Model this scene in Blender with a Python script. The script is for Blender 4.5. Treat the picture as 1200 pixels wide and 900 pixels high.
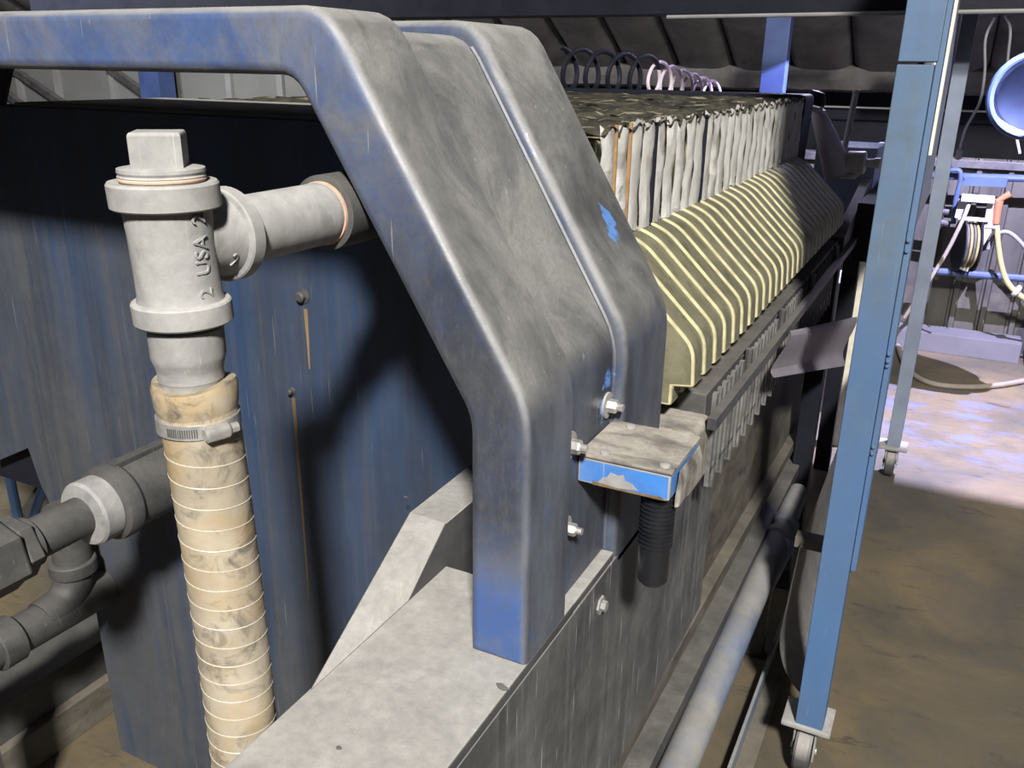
import bpy, bmesh, math, random
from mathutils import Vector, Matrix, noise
random.seed(7)
for o in list(bpy.data.objects): bpy.data.objects.remove(o, do_unlink=True)
SC = bpy.context.scene
COL = SC.collection
PI = math.pi

# ------------------------------------------------------------------ camera
EYE = 1.6
F_PX = 1021.763
AX = Vector((0.89184643, 0.16625257, -0.42067805))    # world X axis in camera (right, down, forward)
AY = Vector((0.45213922, -0.30005603, 0.8399622))     # world Y: along the press
AZ = Vector((0.01341889, -0.93932234, -0.34277321))   # world Z
cd = bpy.data.cameras.new('camera'); cam = bpy.data.objects.new('camera', cd); COL.objects.link(cam)
cd.sensor_width = 36; cd.lens = 36*F_PX/1200; cd.clip_start = .02; cd.clip_end = 100
right = Vector((AX.x, AY.x, AZ.x)); down = Vector((AX.y, AY.y, AZ.y)); fwd = Vector((AX.z, AY.z, AZ.z))
m = Matrix((right, -down, -fwd)).transposed().to_4x4(); m.translation = (0, 0, EYE)
cam.matrix_world = m
SC.camera = cam
def ray(u, v):
    c = Vector((u-600, v-450, F_PX)); return Vector((AX.dot(c), AY.dot(c), AZ.dot(c)))
def onX(u, v, X): r = ray(u, v)*1; r *= X/r.x; r.z += EYE; return r
def onY(u, v, Y): r = ray(u, v)*1; r *= Y/r.y; r.z += EYE; return r
def onZ(u, v, Z): r = ray(u, v)*1; r *= (Z-EYE)/r.z; r.z += EYE; return r

# ------------------------------------------------------------------ light and exposure
SC.view_settings.view_transform = 'Standard'; SC.view_settings.look = 'None'
SC.view_settings.gamma = 1; SC.view_settings.use_curve_mapping = False
SC.view_settings.exposure = 0.12
w = bpy.data.worlds.new('hall_air'); SC.world = w; w.use_nodes = True
w.node_tree.nodes['Background'].inputs[0].default_value = (.62, .68, 1, 1)
w.node_tree.nodes['Background'].inputs[1].default_value = .055
def area(name, loc, target, size, power, col):
    l = bpy.data.lights.new(name, 'AREA'); l.size = size; l.energy = power; l.color = col
    o = bpy.data.objects.new(name, l); COL.objects.link(o); o.location = loc
    o.rotation_euler = (Vector(target)-Vector(loc)).to_track_quat('-Z', 'Y').to_euler(); return o
area('work_light', (2.3, -4.0, 5.75), (-.5, 1.2, 1.0), .6, 1350, (1, .96, .89))
area('far_violet_fill', (-.55, 4.35, 2.12), (-.42, 3.3, 1.3), .25, 10, (.70, .66, 1))  # unseen lamp added for violet light on the lever and coil
area('hall_fill', (-4.6, 2.4, 2.9), (-5.0, 5.0, 1.0), .8, 150, (.93, .96, 1))  # unseen fill added to brighten the left wall and panel top

# ------------------------------------------------------------------ node helpers
def newmat(name):
    mt = bpy.data.materials.new(name); mt.use_nodes = True
    nt = mt.node_tree; b = nt.nodes['Principled BSDF']; return mt, nt, b
def nd(nt, t, **kw):
    n = nt.nodes.new(t)
    for k, v in kw.items():
        if k.startswith('i_'):
            n.inputs[int(k[2:]) if k[2:].isdigit() else k[2:]].default_value = v
        else: setattr(n, k, v)
    return n
def coords(nt, scale=(1, 1, 1), rot=(0, 0, 0)):
    g = nd(nt, 'ShaderNodeNewGeometry'); mp = nd(nt, 'ShaderNodeMapping')
    mp.inputs['Scale'].default_value = scale; mp.inputs['Rotation'].default_value = rot
    nt.links.new(g.outputs['Position'], mp.inputs['Vector']); return mp.outputs[0]
def noise_fac(nt, scale, detail=6, rough=.6, stretch=(1, 1, 1), lo=.4, hi=.6, dist=0, rot=(0, 0, 0)):
    n = nd(nt, 'ShaderNodeTexNoise'); n.inputs['Scale'].default_value = scale; n.inputs['Detail'].default_value = detail
    n.inputs['Roughness'].default_value = rough; n.inputs['Distortion'].default_value = dist
    nt.links.new(coords(nt, stretch, rot), n.inputs['Vector'])
    r = nd(nt, 'ShaderNodeMapRange'); r.inputs['From Min'].default_value = lo; r.inputs['From Max'].default_value = hi
    nt.links.new(n.outputs[0], r.inputs['Value']); return r.outputs[0]
def mix(nt, fac, a, b):
    x = nd(nt, 'ShaderNodeMix', data_type='RGBA')
    for sock, val in ((x.inputs[0], fac), (x.inputs[6], a), (x.inputs[7], b)):
        if hasattr(val, 'is_linked'): nt.links.new(val, sock)
        elif isinstance(val, (int, float)): sock.default_value = val
        else: sock.default_value = (*val, 1)
    return x.outputs[2]
def mth(nt, op, a, b=0., clamp=False):
    x = nd(nt, 'ShaderNodeMath', operation=op); x.use_clamp = clamp
    for s, v in ((x.inputs[0], a), (x.inputs[1], b)):
        if hasattr(v, 'is_linked'): nt.links.new(v, s)
        else: s.default_value = v
    return x.outputs[0]
def bump(nt, b, h, strength=.2, dist=.002):
    x = nd(nt, 'ShaderNodeBump'); x.inputs['Strength'].default_value = strength; x.inputs['Distance'].default_value = dist
    nt.links.new(h, x.inputs['Height']); nt.links.new(x.outputs[0], b.inputs['Normal'])
def up_fac(nt, lo=.1, hi=.9):
    g = nd(nt, 'ShaderNodeNewGeometry'); s = nd(nt, 'ShaderNodeSeparateXYZ'); nt.links.new(g.outputs['Normal'], s.inputs[0])
    r = nd(nt, 'ShaderNodeMapRange'); r.inputs['From Min'].default_value = lo; r.inputs['From Max'].default_value = hi
    nt.links.new(s.outputs['Z'], r.inputs['Value']); return r.outputs[0]

def mat_plain(name, col, rough=.6, metal=0, var=.25, scale=20, stretch=(1, 1, 1), b_=.1):
    mt, nt, b = newmat(name)
    f = noise_fac(nt, scale, lo=.3, hi=.7, stretch=stretch)
    dark = tuple(c*(1-var) for c in col); light = tuple(min(1, c*(1+var)) for c in col)
    nt.links.new(mix(nt, f, dark, light), b.inputs['Base Color'])
    b.inputs['Roughness'].default_value = rough; b.inputs['Metallic'].default_value = metal
    if b_: bump(nt, b, noise_fac(nt, scale*6, lo=.2, hi=.8), b_, .002)
    return mt
def mat_dusty(name, paint, dust, cover=.5, up=.6, scale=7, stretch=(1, 1, 1), rough=.45, paint2=None, scratch=.5, streak=0., xdirt=None, grime=(.03, .03, .035), grime_amt=.35):
    """paint under settled dust: dust gathers on faces that look up and in patches, with scratches through it"""
    mt, nt, b = newmat(name)
    p2 = paint2 or tuple(c*.45 for c in paint)
    base = mix(nt, noise_fac(nt, scale*1.7, lo=.35, hi=.65, stretch=stretch), p2, paint)
    base = mix(nt, mth(nt, 'MULTIPLY', noise_fac(nt, scale*.8, 8, .7, stretch=stretch, lo=.48, hi=.7, dist=.6), grime_amt), base, grime)
    d = mth(nt, 'MULTIPLY', noise_fac(nt, scale, 9, .68, stretch=stretch, lo=.34, hi=.66, dist=.4), cover)
    d = mth(nt, 'ADD', d, mth(nt, 'MULTIPLY', up_fac(nt), up), True)
    if streak:
        s = noise_fac(nt, 60, 3, .6, stretch=(1, 1, .03), lo=.5, hi=.72)
        d = mth(nt, 'ADD', d, mth(nt, 'MULTIPLY', s, streak), True)
    if xdirt:
        g = nd(nt, 'ShaderNodeNewGeometry'); ps = nd(nt, 'ShaderNodeSeparateXYZ'); nt.links.new(g.outputs['Position'], ps.inputs[0])
        for ax, (a, c, k) in xdirt.items():
            r = nd(nt, 'ShaderNodeMapRange'); r.inputs['From Min'].default_value = a; r.inputs['From Max'].default_value = c
            nt.links.new(ps.outputs[ax], r.inputs['Value'])
            d = mth(nt, 'ADD', d, mth(nt, 'MULTIPLY', mth(nt, 'MULTIPLY', r.outputs[0], k), noise_fac(nt, 22, 5, .6, stretch=(1, 1, .06), lo=.25, hi=.7)), True)
    fine = noise_fac(nt, scale*9, 4, .7, lo=.25, hi=.75)
    d = mth(nt, 'MULTIPLY', d, mth(nt, 'ADD', mth(nt, 'MULTIPLY', fine, .35), .72), True)
    dv = mix(nt, noise_fac(nt, scale*2.5, 8, .7, lo=.3, hi=.7), tuple(c*.72 for c in dust), dust)
    col = mix(nt, d, base, dv)
    if scratch:
        s = noise_fac(nt, 170, 2, .5, stretch=(1, 1, .04), lo=.69, hi=.74, rot=(.12, .3, 0))
        col = mix(nt, mth(nt, 'MULTIPLY', s, scratch), col, tuple(min(1, c*1.6+.08) for c in dust))
    nt.links.new(col, b.inputs['Base Color'])
    r = nd(nt, 'ShaderNodeMapRange'); r.inputs['To Min'].default_value = rough; r.inputs['To Max'].default_value = .95
    nt.links.new(d, r.inputs['Value']); nt.links.new(r.outputs[0], b.inputs['Roughness'])
    bump(nt, b, noise_fac(nt, 140, 5, .7, lo=.2, hi=.8), .12, .0015)
    return mt

def mat_arch(name, side, dust, blue, zg0, zg1, grime_front=.8, soot=.5, chips=()):
    """blue formed steel: dust lies on what faces up, the sides are sooty, the front keeps its paint between grime"""
    mt, nt, b = newmat(name)
    g = nd(nt, 'ShaderNodeNewGeometry'); sp = nd(nt, 'ShaderNodeSeparateXYZ'); nt.links.new(g.outputs['Normal'], sp.inputs[0])
    ps = nd(nt, 'ShaderNodeSeparateXYZ'); nt.links.new(g.outputs['Position'], ps.inputs[0])
    def rng(src, a, c, inv=False):
        r = nd(nt, 'ShaderNodeMapRange'); r.inputs['From Min'].default_value = a; r.inputs['From Max'].default_value = c
        nt.links.new(src, r.inputs['Value']); return r.outputs[0]
    big = noise_fac(nt, 4.5, 9, .68, lo=.33, hi=.67, dist=.5)
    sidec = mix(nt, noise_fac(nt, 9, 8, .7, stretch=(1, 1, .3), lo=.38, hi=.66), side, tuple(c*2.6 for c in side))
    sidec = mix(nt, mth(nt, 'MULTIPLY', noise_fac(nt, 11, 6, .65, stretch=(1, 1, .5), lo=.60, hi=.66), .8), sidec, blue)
    dustc = mix(nt, big, tuple(c*.42 for c in dust), tuple(c*1.08 for c in dust))
    dustc = mix(nt, mth(nt, 'MULTIPLY', noise_fac(nt, 230, 3, .7, lo=.45, hi=.72), .45), dustc, tuple(c*.5 for c in dust))
    dustc = mix(nt, mth(nt, 'MULTIPLY', noise_fac(nt, 7, 8, .72, stretch=(1, 1, .55), lo=.47, hi=.64, dist=.9), soot), dustc, (.04, .041, .045))
    fb = mix(nt, noise_fac(nt, 26, 6, .7, lo=.35, hi=.7), tuple(c*.75 for c in blue), blue)
    fb = mix(nt, mth(nt, 'MULTIPLY', noise_fac(nt, 6, 9, .7, lo=.40, hi=.62, dist=.6), .72), fb, tuple(c*.55+.03 for c in dust))
    zb_ = mth(nt, 'MULTIPLY', rng(ps.outputs['Z'], zg0, zg0+.10), rng(ps.outputs['Z'], zg1, zg1-.22))
    zb_ = mth(nt, 'MULTIPLY', mth(nt, 'MULTIPLY', zb_, grime_front), mth(nt, 'ADD', mth(nt, 'MULTIPLY', noise_fac(nt, 14, 8, .75, stretch=(1, 1, .3), lo=.3, hi=.62), .5), .5))
    fb = mix(nt, mth(nt, 'MULTIPLY', rng(ps.outputs['Z'], zg0+.06, zg0-.02), noise_fac(nt, 12, 7, .7, lo=.30, hi=.5)), fb, (.040, .085, .235))
    fb = mix(nt, zb_, fb, (.030, .032, .037))
    fb = mix(nt, mth(nt, 'MULTIPLY', noise_fac(nt, 150, 4, .75, stretch=(1, 1, .35), lo=.50, hi=.70), .5), fb, tuple(q*.35 for q in dust))
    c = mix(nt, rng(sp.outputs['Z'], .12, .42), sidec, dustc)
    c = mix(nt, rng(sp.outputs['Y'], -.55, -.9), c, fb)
    c = mix(nt, rng(sp.outputs['Z'], .75, .98), c, mix(nt, noise_fac(nt, 20, 6, .7), tuple(q*1.0 for q in dust), tuple(q*1.35 for q in dust)))
    worn = mth(nt, 'MULTIPLY', rng(sp.outputs['Y'], -.30, -.55), rng(sp.outputs['Y'], -.92, -.72))  # edge wear and rounding highlight painted into the front bevel, weaker on the leg
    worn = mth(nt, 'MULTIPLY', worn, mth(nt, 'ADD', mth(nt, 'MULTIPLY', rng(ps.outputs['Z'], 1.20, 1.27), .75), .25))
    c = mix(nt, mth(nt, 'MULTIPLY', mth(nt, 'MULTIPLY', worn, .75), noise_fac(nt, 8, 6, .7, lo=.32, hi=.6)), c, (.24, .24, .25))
    sc = mth(nt, 'MULTIPLY', noise_fac(nt, 170, 2, .5, stretch=(1, 1, .04), lo=.71, hi=.74, rot=(.15, .25, 0)), noise_fac(nt, 5, 3, .5, lo=.5, hi=.62))
    c = mix(nt, mth(nt, 'MULTIPLY', sc, .6), c, (.42, .42, .42))
    for (pos, rad) in chips:
        vd = nd(nt, 'ShaderNodeVectorMath', operation='DISTANCE'); vd.inputs[1].default_value = pos; nt.links.new(g.outputs['Position'], vd.inputs[0])
        nf = noise_fac(nt, 60, 4, .6, lo=.25, hi=.75); dd = mth(nt, 'ADD', vd.outputs['Value'], mth(nt, 'MULTIPLY', nf, rad*.9))
        c = mix(nt, mth(nt, 'MULTIPLY', rng(dd, rad, rad*.8), .85), c, (.10, .24, .58))
    nt.links.new(c, b.inputs['Base Color'])
    rr = nd(nt, 'ShaderNodeMapRange'); rr.inputs['To Min'].default_value = .34; rr.inputs['To Max'].default_value = .72
    nt.links.new(big, rr.inputs['Value']); nt.links.new(rr.outputs[0], b.inputs['Roughness'])
    bump(nt, b, noise_fac(nt, 120, 5, .7, lo=.2, hi=.8), .15, .0015)
    return mt
DUST = (.36, .345, .32)
M = {}
XOUT = -.356
def on_slope(u, v):
    r = ray(u, v); n_ = Vector((.387, 0, .232)); p0 = Vector((XOUT, 0, 1.268)); t = (p0-Vector((0, 0, EYE))).dot(n_)/r.dot(n_); p = r*t; p.z += EYE; return p
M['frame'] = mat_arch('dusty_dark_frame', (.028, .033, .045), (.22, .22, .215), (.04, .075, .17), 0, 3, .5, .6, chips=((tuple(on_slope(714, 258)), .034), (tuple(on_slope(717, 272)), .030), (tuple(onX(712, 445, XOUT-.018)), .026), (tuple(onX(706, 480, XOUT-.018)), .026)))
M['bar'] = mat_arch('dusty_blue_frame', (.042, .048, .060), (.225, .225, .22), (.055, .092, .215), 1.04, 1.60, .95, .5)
M['side'] = mat_dusty('scuffed_side_plate', (.06, .063, .068), (.19, .19, .185), cover=.6, up=.8, scale=6, rough=.4, paint2=(.026, .029, .036), scratch=.8, streak=.35, grime_amt=.3)
M['panel'] = mat_dusty('streaked_blue_panel', (.024, .054, .125), (.066, .068, .073), cover=.38, up=.9, scale=3, stretch=(2, 2, .35), rough=.40, paint2=(.014, .024, .048), scratch=.3, streak=.35, grime_amt=.5, xdirt={'X': (-.9, -1.5, .7), 'Z': (1.0, .45, .6)})
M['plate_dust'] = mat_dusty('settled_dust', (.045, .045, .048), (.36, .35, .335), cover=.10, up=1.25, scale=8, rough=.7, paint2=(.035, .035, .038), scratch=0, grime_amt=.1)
M['iron'] = mat_dusty('dusty_galvanised_iron', (.21, .21, .215), (.39, .382, .368), cover=.8, up=.4, scale=16, rough=.6, paint2=(.15, .15, .15), scratch=.15, grime=(.2, .19, .17), grime_amt=.2)
M['iron_dark'] = mat_dusty('dusty_dark_iron', (.036, .036, .036), (.125, .122, .113), cover=.5, up=.35, scale=12, rough=.5, paint2=(.04, .04, .042), scratch=.2, grime_amt=.2)
M['iron_mid'] = mat_dusty('dull_grey_steel', (.09, .09, .088), (.26, .255, .24), cover=.6, up=.3, scale=14, rough=.55, scratch=.2, grime_amt=.35)
M['rust_ring'] = mat_plain('thread_sealant', (.50, .33, .24), .7, 0, .2, 60)
M['hose'] = None
M['steel'] = mat_plain('bright_zinc', (.55, .54, .52), .35, .7, .2, 80)
M['black_rubber'] = mat_plain('black_rubber', (.010, .011, .014), .22, 0, .3, 40)
M['blue_bright'] = mat_dusty('bright_blue_paint', (.045, .19, .55), (.26, .25, .23), cover=.35, up=.1, scale=14, rough=.4, paint2=(.035, .15, .45), scratch=.3, grime_amt=.12)
M['dirty_top'] = mat_dusty('caked_dirt', (.06, .055, .05), (.38, .35, .31), cover=1.15, up=.3, scale=14, stretch=(.6, 1.6, 1), rough=.7, scratch=0, grime_amt=.5)
M['post'] = mat_dusty('light_blue_post', (.060, .135, .29), (.095, .125, .15), cover=.5, up=.3, scale=5, stretch=(1, 1, .4), rough=.45, xdirt={'Z': (.85, 1.25, .6)}, paint2=(.052, .12, .265), scratch=.2, grime_amt=.12)
M['lavender'] = mat_plain('pale_blue_paint', (.17, .20, .27), .5, 0, .15, 8)
M['cream'] = mat_plain('cream_strip', (.62, .58, .48), .6, 0, .12, 20)
M['tray'] = mat_dusty('brown_dusty_tray', (.065, .06, .05), (.165, .147, .118), cover=.9, up=.4, scale=7, stretch=(.7, .8, 2.2), rough=.6, scratch=.15, grime_amt=.5)
M['pale_pipe'] = mat_dusty('dusty_pipe', (.07, .15, .34), (.27, .262, .245), cover=1.1, up=.5, scale=3, stretch=(1, .6, 1), rough=.5, scratch=.1, grime_amt=.05)
M['blue_worn'] = mat_dusty('worn_blue_strut', (.10, .19, .40), (.30, .29, .28), cover=.7, up=.2, scale=8, rough=.5, scratch=.1, grime_amt=.2)
M['dark_steel'] = mat_dusty('dark_steel', (.035, .036, .042), (.145, .138, .125), cover=.5, up=.55, scale=9, rough=.45, scratch=.25, grime_amt=.2)
M['black'] = mat_plain('black_steel', (.012, .013, .02), .5, 0, .2, 10)
M['black'].node_tree.nodes['Principled BSDF'].inputs['Specular IOR Level'].default_value = .12
M['violet'] = mat_plain('grey_violet_sheet', (.40, .37, .43), .6, 0, .12, 5)
M['grey'] = mat_plain('grey_paint', (.20, .20, .20), .6, 0, .15, 8)
M['white_plastic'] = mat_plain('white_plastic', (.36, .355, .36), .4, 0, .08, 20)
M['yellow_hose'] = mat_plain('yellow_hose', (.33, .28, .12), .5, 0, .12, 30)
M['orange'] = mat_plain('orange_nozzle', (.42, .13, .06), .5, 0, .15, 30)
M['cream_hose'] = mat_plain('cream_hose', (.24, .21, .17), .55, 0, .1, 20)
M['kerb'] = mat_plain('painted_kerb', (.11, .107, .12), .7, 0, .12, 6)
M['brown'] = mat_plain('brown_binding', (.24, .14, .06), .8, 0, .3, 40)
M['lit_pink'] = mat_plain('lit_coil', (.62, .52, .60), .4, 0, .1, 20)  # pale pink stands for lamp light on the coil

def mat_hose():
    mt, nt, b = newmat('stained_cream_hose')
    c = mix(nt, noise_fac(nt, 14, 6, .6, lo=.35, hi=.65), (.27, .235, .18), (.38, .335, .265))
    c = mix(nt, mth(nt, 'MULTIPLY', noise_fac(nt, 9, 4, .6, lo=.46, hi=.62, dist=.5), .75), c, (.30, .215, .10))
    c = mix(nt, mth(nt, 'MULTIPLY', noise_fac(nt, 24, 8, .7, lo=.50, hi=.66, dist=.8), .85), c, (.075, .068, .06))
    nt.links.new(c, b.inputs['Base Color']); b.inputs['Roughness'].default_value = .45
    bump(nt, b, noise_fac(nt, 60, 4, .6, lo=.2, hi=.8), .2, .002); return mt
M['hose'] = mat_hose()
M['hose_rib'] = mat_plain('hose_spiral', (.41, .37, .30), .45, 0, .12, 40)
def mat_plate():
    mt, nt, b = newmat('olive_polypropylene')
    c = mix(nt, noise_fac(nt, 11, 8, .7, lo=.3, hi=.7, dist=.5), (.085, .08, .052), (.19, .178, .118))
    c = mix(nt, mth(nt, 'MULTIPLY', noise_fac(nt, 30, 8, .75, lo=.5, hi=.68), .6), c, (.05, .047, .033))
    nt.links.new(c, b.inputs['Base Color']); b.inputs['Roughness'].default_value = .55
    bump(nt, b, noise_fac(nt, 90, 5, .7, lo=.2, hi=.8), .15, .002); return mt
M['plate'] = mat_plate()
M['plate_edge'] = mat_plain('pale_plate_edge', (.42, .395, .235), .5, 0, .25, 40)  # paler colour for the bevel faces of the plates
def mat_cloth():
    mt, nt, b = newmat('white_filter_cloth')
    c = mix(nt, noise_fac(nt, 22, 6, .6, stretch=(1, 1, .35), lo=.3, hi=.7), (.66, .65, .63), (.86, .855, .84))
    c = mix(nt, mth(nt, 'MULTIPLY', noise_fac(nt, 40, 8, .75, stretch=(1, 1, .3), lo=.62, hi=.72), .6), c, (.08, .075, .07))
    c = mix(nt, mth(nt, 'MULTIPLY', noise_fac(nt, 12, 4, .6, lo=.62, hi=.74), .4), c, (.40, .30, .18))
    nt.links.new(c, b.inputs['Base Color']); b.inputs['Roughness'].default_value = .9
    bump(nt, b, noise_fac(nt, 50, 5, .6, lo=.2, hi=.8), .3, .004); return mt
M['cloth'] = mat_cloth()
def mat_cloth_top():
    mt, nt, b = newmat('frayed_dirty_cloth')
    c = mix(nt, noise_fac(nt, 10, 6, .6, lo=.4, hi=.6), (.035, .035, .03), (.12, .11, .08))
    c = mix(nt, noise_fac(nt, 46, 5, .65, stretch=(.10, 1, 1), lo=.56, hi=.63, dist=1.2), c, (.40, .375, .28))
    nt.links.new(c, b.inputs['Base Color']); b.inputs['Roughness'].default_value = .9
    bump(nt, b, noise_fac(nt, 40, 6, .7, stretch=(.2, 1, 1), lo=.2, hi=.8), .8, .01); return mt
M['cloth_top'] = mat_cloth_top()
def mat_floor():
    mt, nt, b = newmat('stained_concrete')
    c = mix(nt, noise_fac(nt, 1.6, 8, .65, lo=.36, hi=.64, dist=.6), (.062, .056, .043), (.152, .115, .062))
    c = mix(nt, mth(nt, 'MULTIPLY', noise_fac(nt, 4, 8, .7, lo=.45, hi=.7, dist=.8), .6), c, (.066, .062, .055))
    c = mix(nt, mth(nt, 'MULTIPLY', noise_fac(nt, 9, 8, .75, stretch=(.6, 1.8, 1), lo=.57, hi=.68, dist=1.), .75), c, (.024, .023, .021))
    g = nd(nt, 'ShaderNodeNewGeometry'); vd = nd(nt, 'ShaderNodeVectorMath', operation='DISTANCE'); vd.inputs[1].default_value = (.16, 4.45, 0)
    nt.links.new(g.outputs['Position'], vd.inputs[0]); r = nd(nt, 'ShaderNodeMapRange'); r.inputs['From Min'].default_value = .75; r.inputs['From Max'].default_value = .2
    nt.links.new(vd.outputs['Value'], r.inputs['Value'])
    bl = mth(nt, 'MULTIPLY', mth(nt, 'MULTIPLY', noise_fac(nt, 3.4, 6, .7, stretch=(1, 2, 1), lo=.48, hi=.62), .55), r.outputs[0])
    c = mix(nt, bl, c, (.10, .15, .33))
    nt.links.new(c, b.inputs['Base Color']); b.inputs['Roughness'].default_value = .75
    bump(nt, b, noise_fac(nt, 18, 8, .7, lo=.2, hi=.8), .25, .006); return mt
M['floor'] = mat_floor()
M['insul'] = mat_dusty('sooty_insulation', (.06, .057, .057), (.135, .128, .125), cover=.8, up=.2, scale=3, rough=.85, scratch=0, grime_amt=.4)
M['cladding'] = mat_dusty('stained_cladding', (.052, .05, .041), (.11, .103, .082), cover=.8, up=.2, scale=4, stretch=(1.5, 1, .25), rough=.7, scratch=0, grime_amt=.55)
M['pale_wall'] = mat_plain('pale_grey_cladding', (.14, .14, .135), .8, 0, .15, 1.5)
M['blue_tube'] = mat_plain('blue_tube', (.045, .07, .14), .45, 0, .15, 10)
M['col_blue'] = mat_plain('blue_column', (.04, .065, .17), .5, 0, .2, 6)

# ------------------------------------------------------------------ mesh helpers
def box(bm, x0, x1, y0, y1, z0, z1, mi=0):
    v = [bm.verts.new((x, y, z)) for x in (x0, x1) for y in (y0, y1) for z in (z0, z1)]
    for q in ((0, 1, 3, 2), (4, 6, 7, 5), (0, 4, 5, 1), (2, 3, 7, 6), (0, 2, 6, 4), (1, 5, 7, 3)):
        bm.faces.new([v[i] for i in q]).material_index = mi
def hexa(bm, p):   # eight corner points: bottom loop then top loop
    v = [bm.verts.new(q) for q in p]
    for q in ((3, 2, 1, 0), (4, 5, 6, 7), (0, 1, 5, 4), (1, 2, 6, 5), (2, 3, 7, 6), (3, 0, 4, 7)): bm.faces.new([v[i] for i in q])
def obar(bm, a, b, wx, wz):   # square bar between two points
    a, b = Vector(a), Vector(b); d = (b-a).normalized()
    u = d.cross(Vector((0, 0, 1)) if abs(d.z) < .95 else Vector((1, 0, 0))).normalized(); w_ = u.cross(d)
    ps = [p+u*su*wx/2+w_*sw*wz/2 for p in (a, b) for su, sw in ((-1, -1), (1, -1), (1, 1), (-1, 1))]
    hexa(bm, ps)
def prism(bm, pts, ax, a0, a1):
    def P(p, a): return {'Y': (p[0], a, p[1]), 'X': (a, p[0], p[1]), 'Z': (p[0], p[1], a)}[ax]
    A = [bm.verts.new(P(p, a0)) for p in pts]; B = [bm.verts.new(P(p, a1)) for p in pts]
    bm.faces.new(A); bm.faces.new(B[::-1])
    for i in range(len(pts)): j = (i+1) % len(pts); bm.faces.new((A[i], B[i], B[j], A[j]))
def ringstrip(bm, outer, inner, y0, y1):
    n = len(outer)
    O0 = [bm.verts.new((x, y0, z)) for x, z in outer]; O1 = [bm.verts.new((x, y1, z)) for x, z in outer]
    I0 = [bm.verts.new((x, y0, z)) for x, z in inner]; I1 = [bm.verts.new((x, y1, z)) for x, z in inner]
    for i in range(n-1):
        bm.faces.new((O0[i], O0[i+1], I0[i+1], I0[i])); bm.faces.new((O1[i+1], O1[i], I1[i], I1[i+1]))
        bm.faces.new((O0[i+1], O0[i], O1[i], O1[i+1])); bm.faces.new((I0[i], I0[i+1], I1[i+1], I1[i]))
    for k in (0, n-1): bm.faces.new((O0[k], I0[k], I1[k], O1[k]))
def fillet(pts, r, n=4):
    out = [pts[0]]
    for a, b, c in zip(pts, pts[1:], pts[2:]):
        a, b, c = Vector(a), Vector(b), Vector(c); u = (a-b).normalized(); v = (c-b).normalized()
        p, q = b+u*r, b+v*r
        for i in range(n+1):
            t = i/n; out.append(tuple(p*(1-t)**2+b*2*t*(1-t)+q*t*t))
    out.append(pts[-1]); return out
def frame_of(d):
    d = d.normalized(); u = d.orthogonal().normalized() if abs(d.z) > .99 else d.cross(Vector((0, 0, 1))).normalized(); return d, u, d.cross(u)
def lathe(bm, prof, o, d, seg=32, caps=True, rot=0):
    o = Vector(o); d, u, v = frame_of(Vector(d)); rings = []
    for r, h in prof:
        rings.append([bm.verts.new(o+d*h+(u*math.cos(rot+2*PI*k/seg)+v*math.sin(rot+2*PI*k/seg))*r) for k in range(seg)])
    for A, B in zip(rings, rings[1:]):
        for k in range(seg): j = (k+1) % seg; bm.faces.new((A[k], A[j], B[j], B[k]))
    if caps: bm.faces.new(rings[0][::-1]); bm.faces.new(rings[-1])
def tube(bm, path, r, seg=10, caps=True):
    P = [Vector(p) for p in path]; rings = []; u = None
    for i, p in enumerate(P):
        d = (P[min(i+1, len(P)-1)]-P[max(i-1, 0)]).normalized()
        if u is None: u = d.orthogonal().normalized()
        u = (u-d*u.dot(d)).normalized(); v = d.cross(u); rr = r[i] if isinstance(r, (list, tuple)) else r
        rings.append([bm.verts.new(p+(u*math.cos(2*PI*k/seg)+v*math.sin(2*PI*k/seg))*rr) for k in range(seg)])
    for A, B in zip(rings, rings[1:]):
        for k in range(seg): j = (k+1) % seg; bm.faces.new((A[k], A[j], B[j], B[k]))
    if caps: bm.faces.new(rings[0][::-1]); bm.faces.new(rings[-1])
def bez(pts, n=8):   # Catmull-Rom through points
    P = [Vector(p) for p in pts]; P = [P[0]*2-P[1]]+P+[P[-1]*2-P[-2]]; out = []
    for i in range(1, len(P)-2):
        for k in range(n):
            t = k/n; a, b, c, d = P[i-1:i+3]
            out.append(.5*((2*b)+(c-a)*t+(2*a-5*b+4*c-d)*t*t+(3*b-a-3*c+d)*t**3))
    out.append(P[-2]); return out
def finish(bm, bev=0, seg=2, ang=30, mi=None):
    bmesh.ops.recalc_face_normals(bm, faces=bm.faces[:])
    if bev:
        es = [e for e in bm.edges if len(e.link_faces) == 2 and e.calc_face_angle(0) > math.radians(ang)]
        r = bmesh.ops.bevel(bm, geom=es, offset=bev, offset_type='OFFSET', segments=seg, profile=.5, affect='EDGES', clamp_overlap=True)
        if mi is not None:
            for f in r['faces']: f.material_index = mi
    for f in bm.faces: f.smooth = True
    for e in bm.edges: e.smooth = len(e.link_faces) != 2 or e.calc_face_angle(0) < math.radians(30)
def obj(name, bm, mats, parent=None, bev=0, seg=2, raw=False, mi=None):
    if not raw: finish(bm, bev, seg, mi=mi)
    me = bpy.data.meshes.new(name); bm.to_mesh(me); bm.free()
    for q in (mats if isinstance(mats, (list, tuple)) else [mats]): me.materials.append(q)
    o = bpy.data.objects.new(name, me); COL.objects.link(o)
    if parent is not None: adopt(o, parent)
    if bev or raw: weight(o)
    return o
def weight(o):
    wn = o.modifiers.new('weighted_normals', 'WEIGHTED_NORMAL'); wn.keep_sharp = True; wn.weight = 90
def adopt(o, parent):
    o.parent = parent; root = parent
    while root.parent is not None: root = root.parent
    o.matrix_parent_inverse = Matrix.Translation(-root.location) if parent is root else Matrix.Identity(4)
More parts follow.
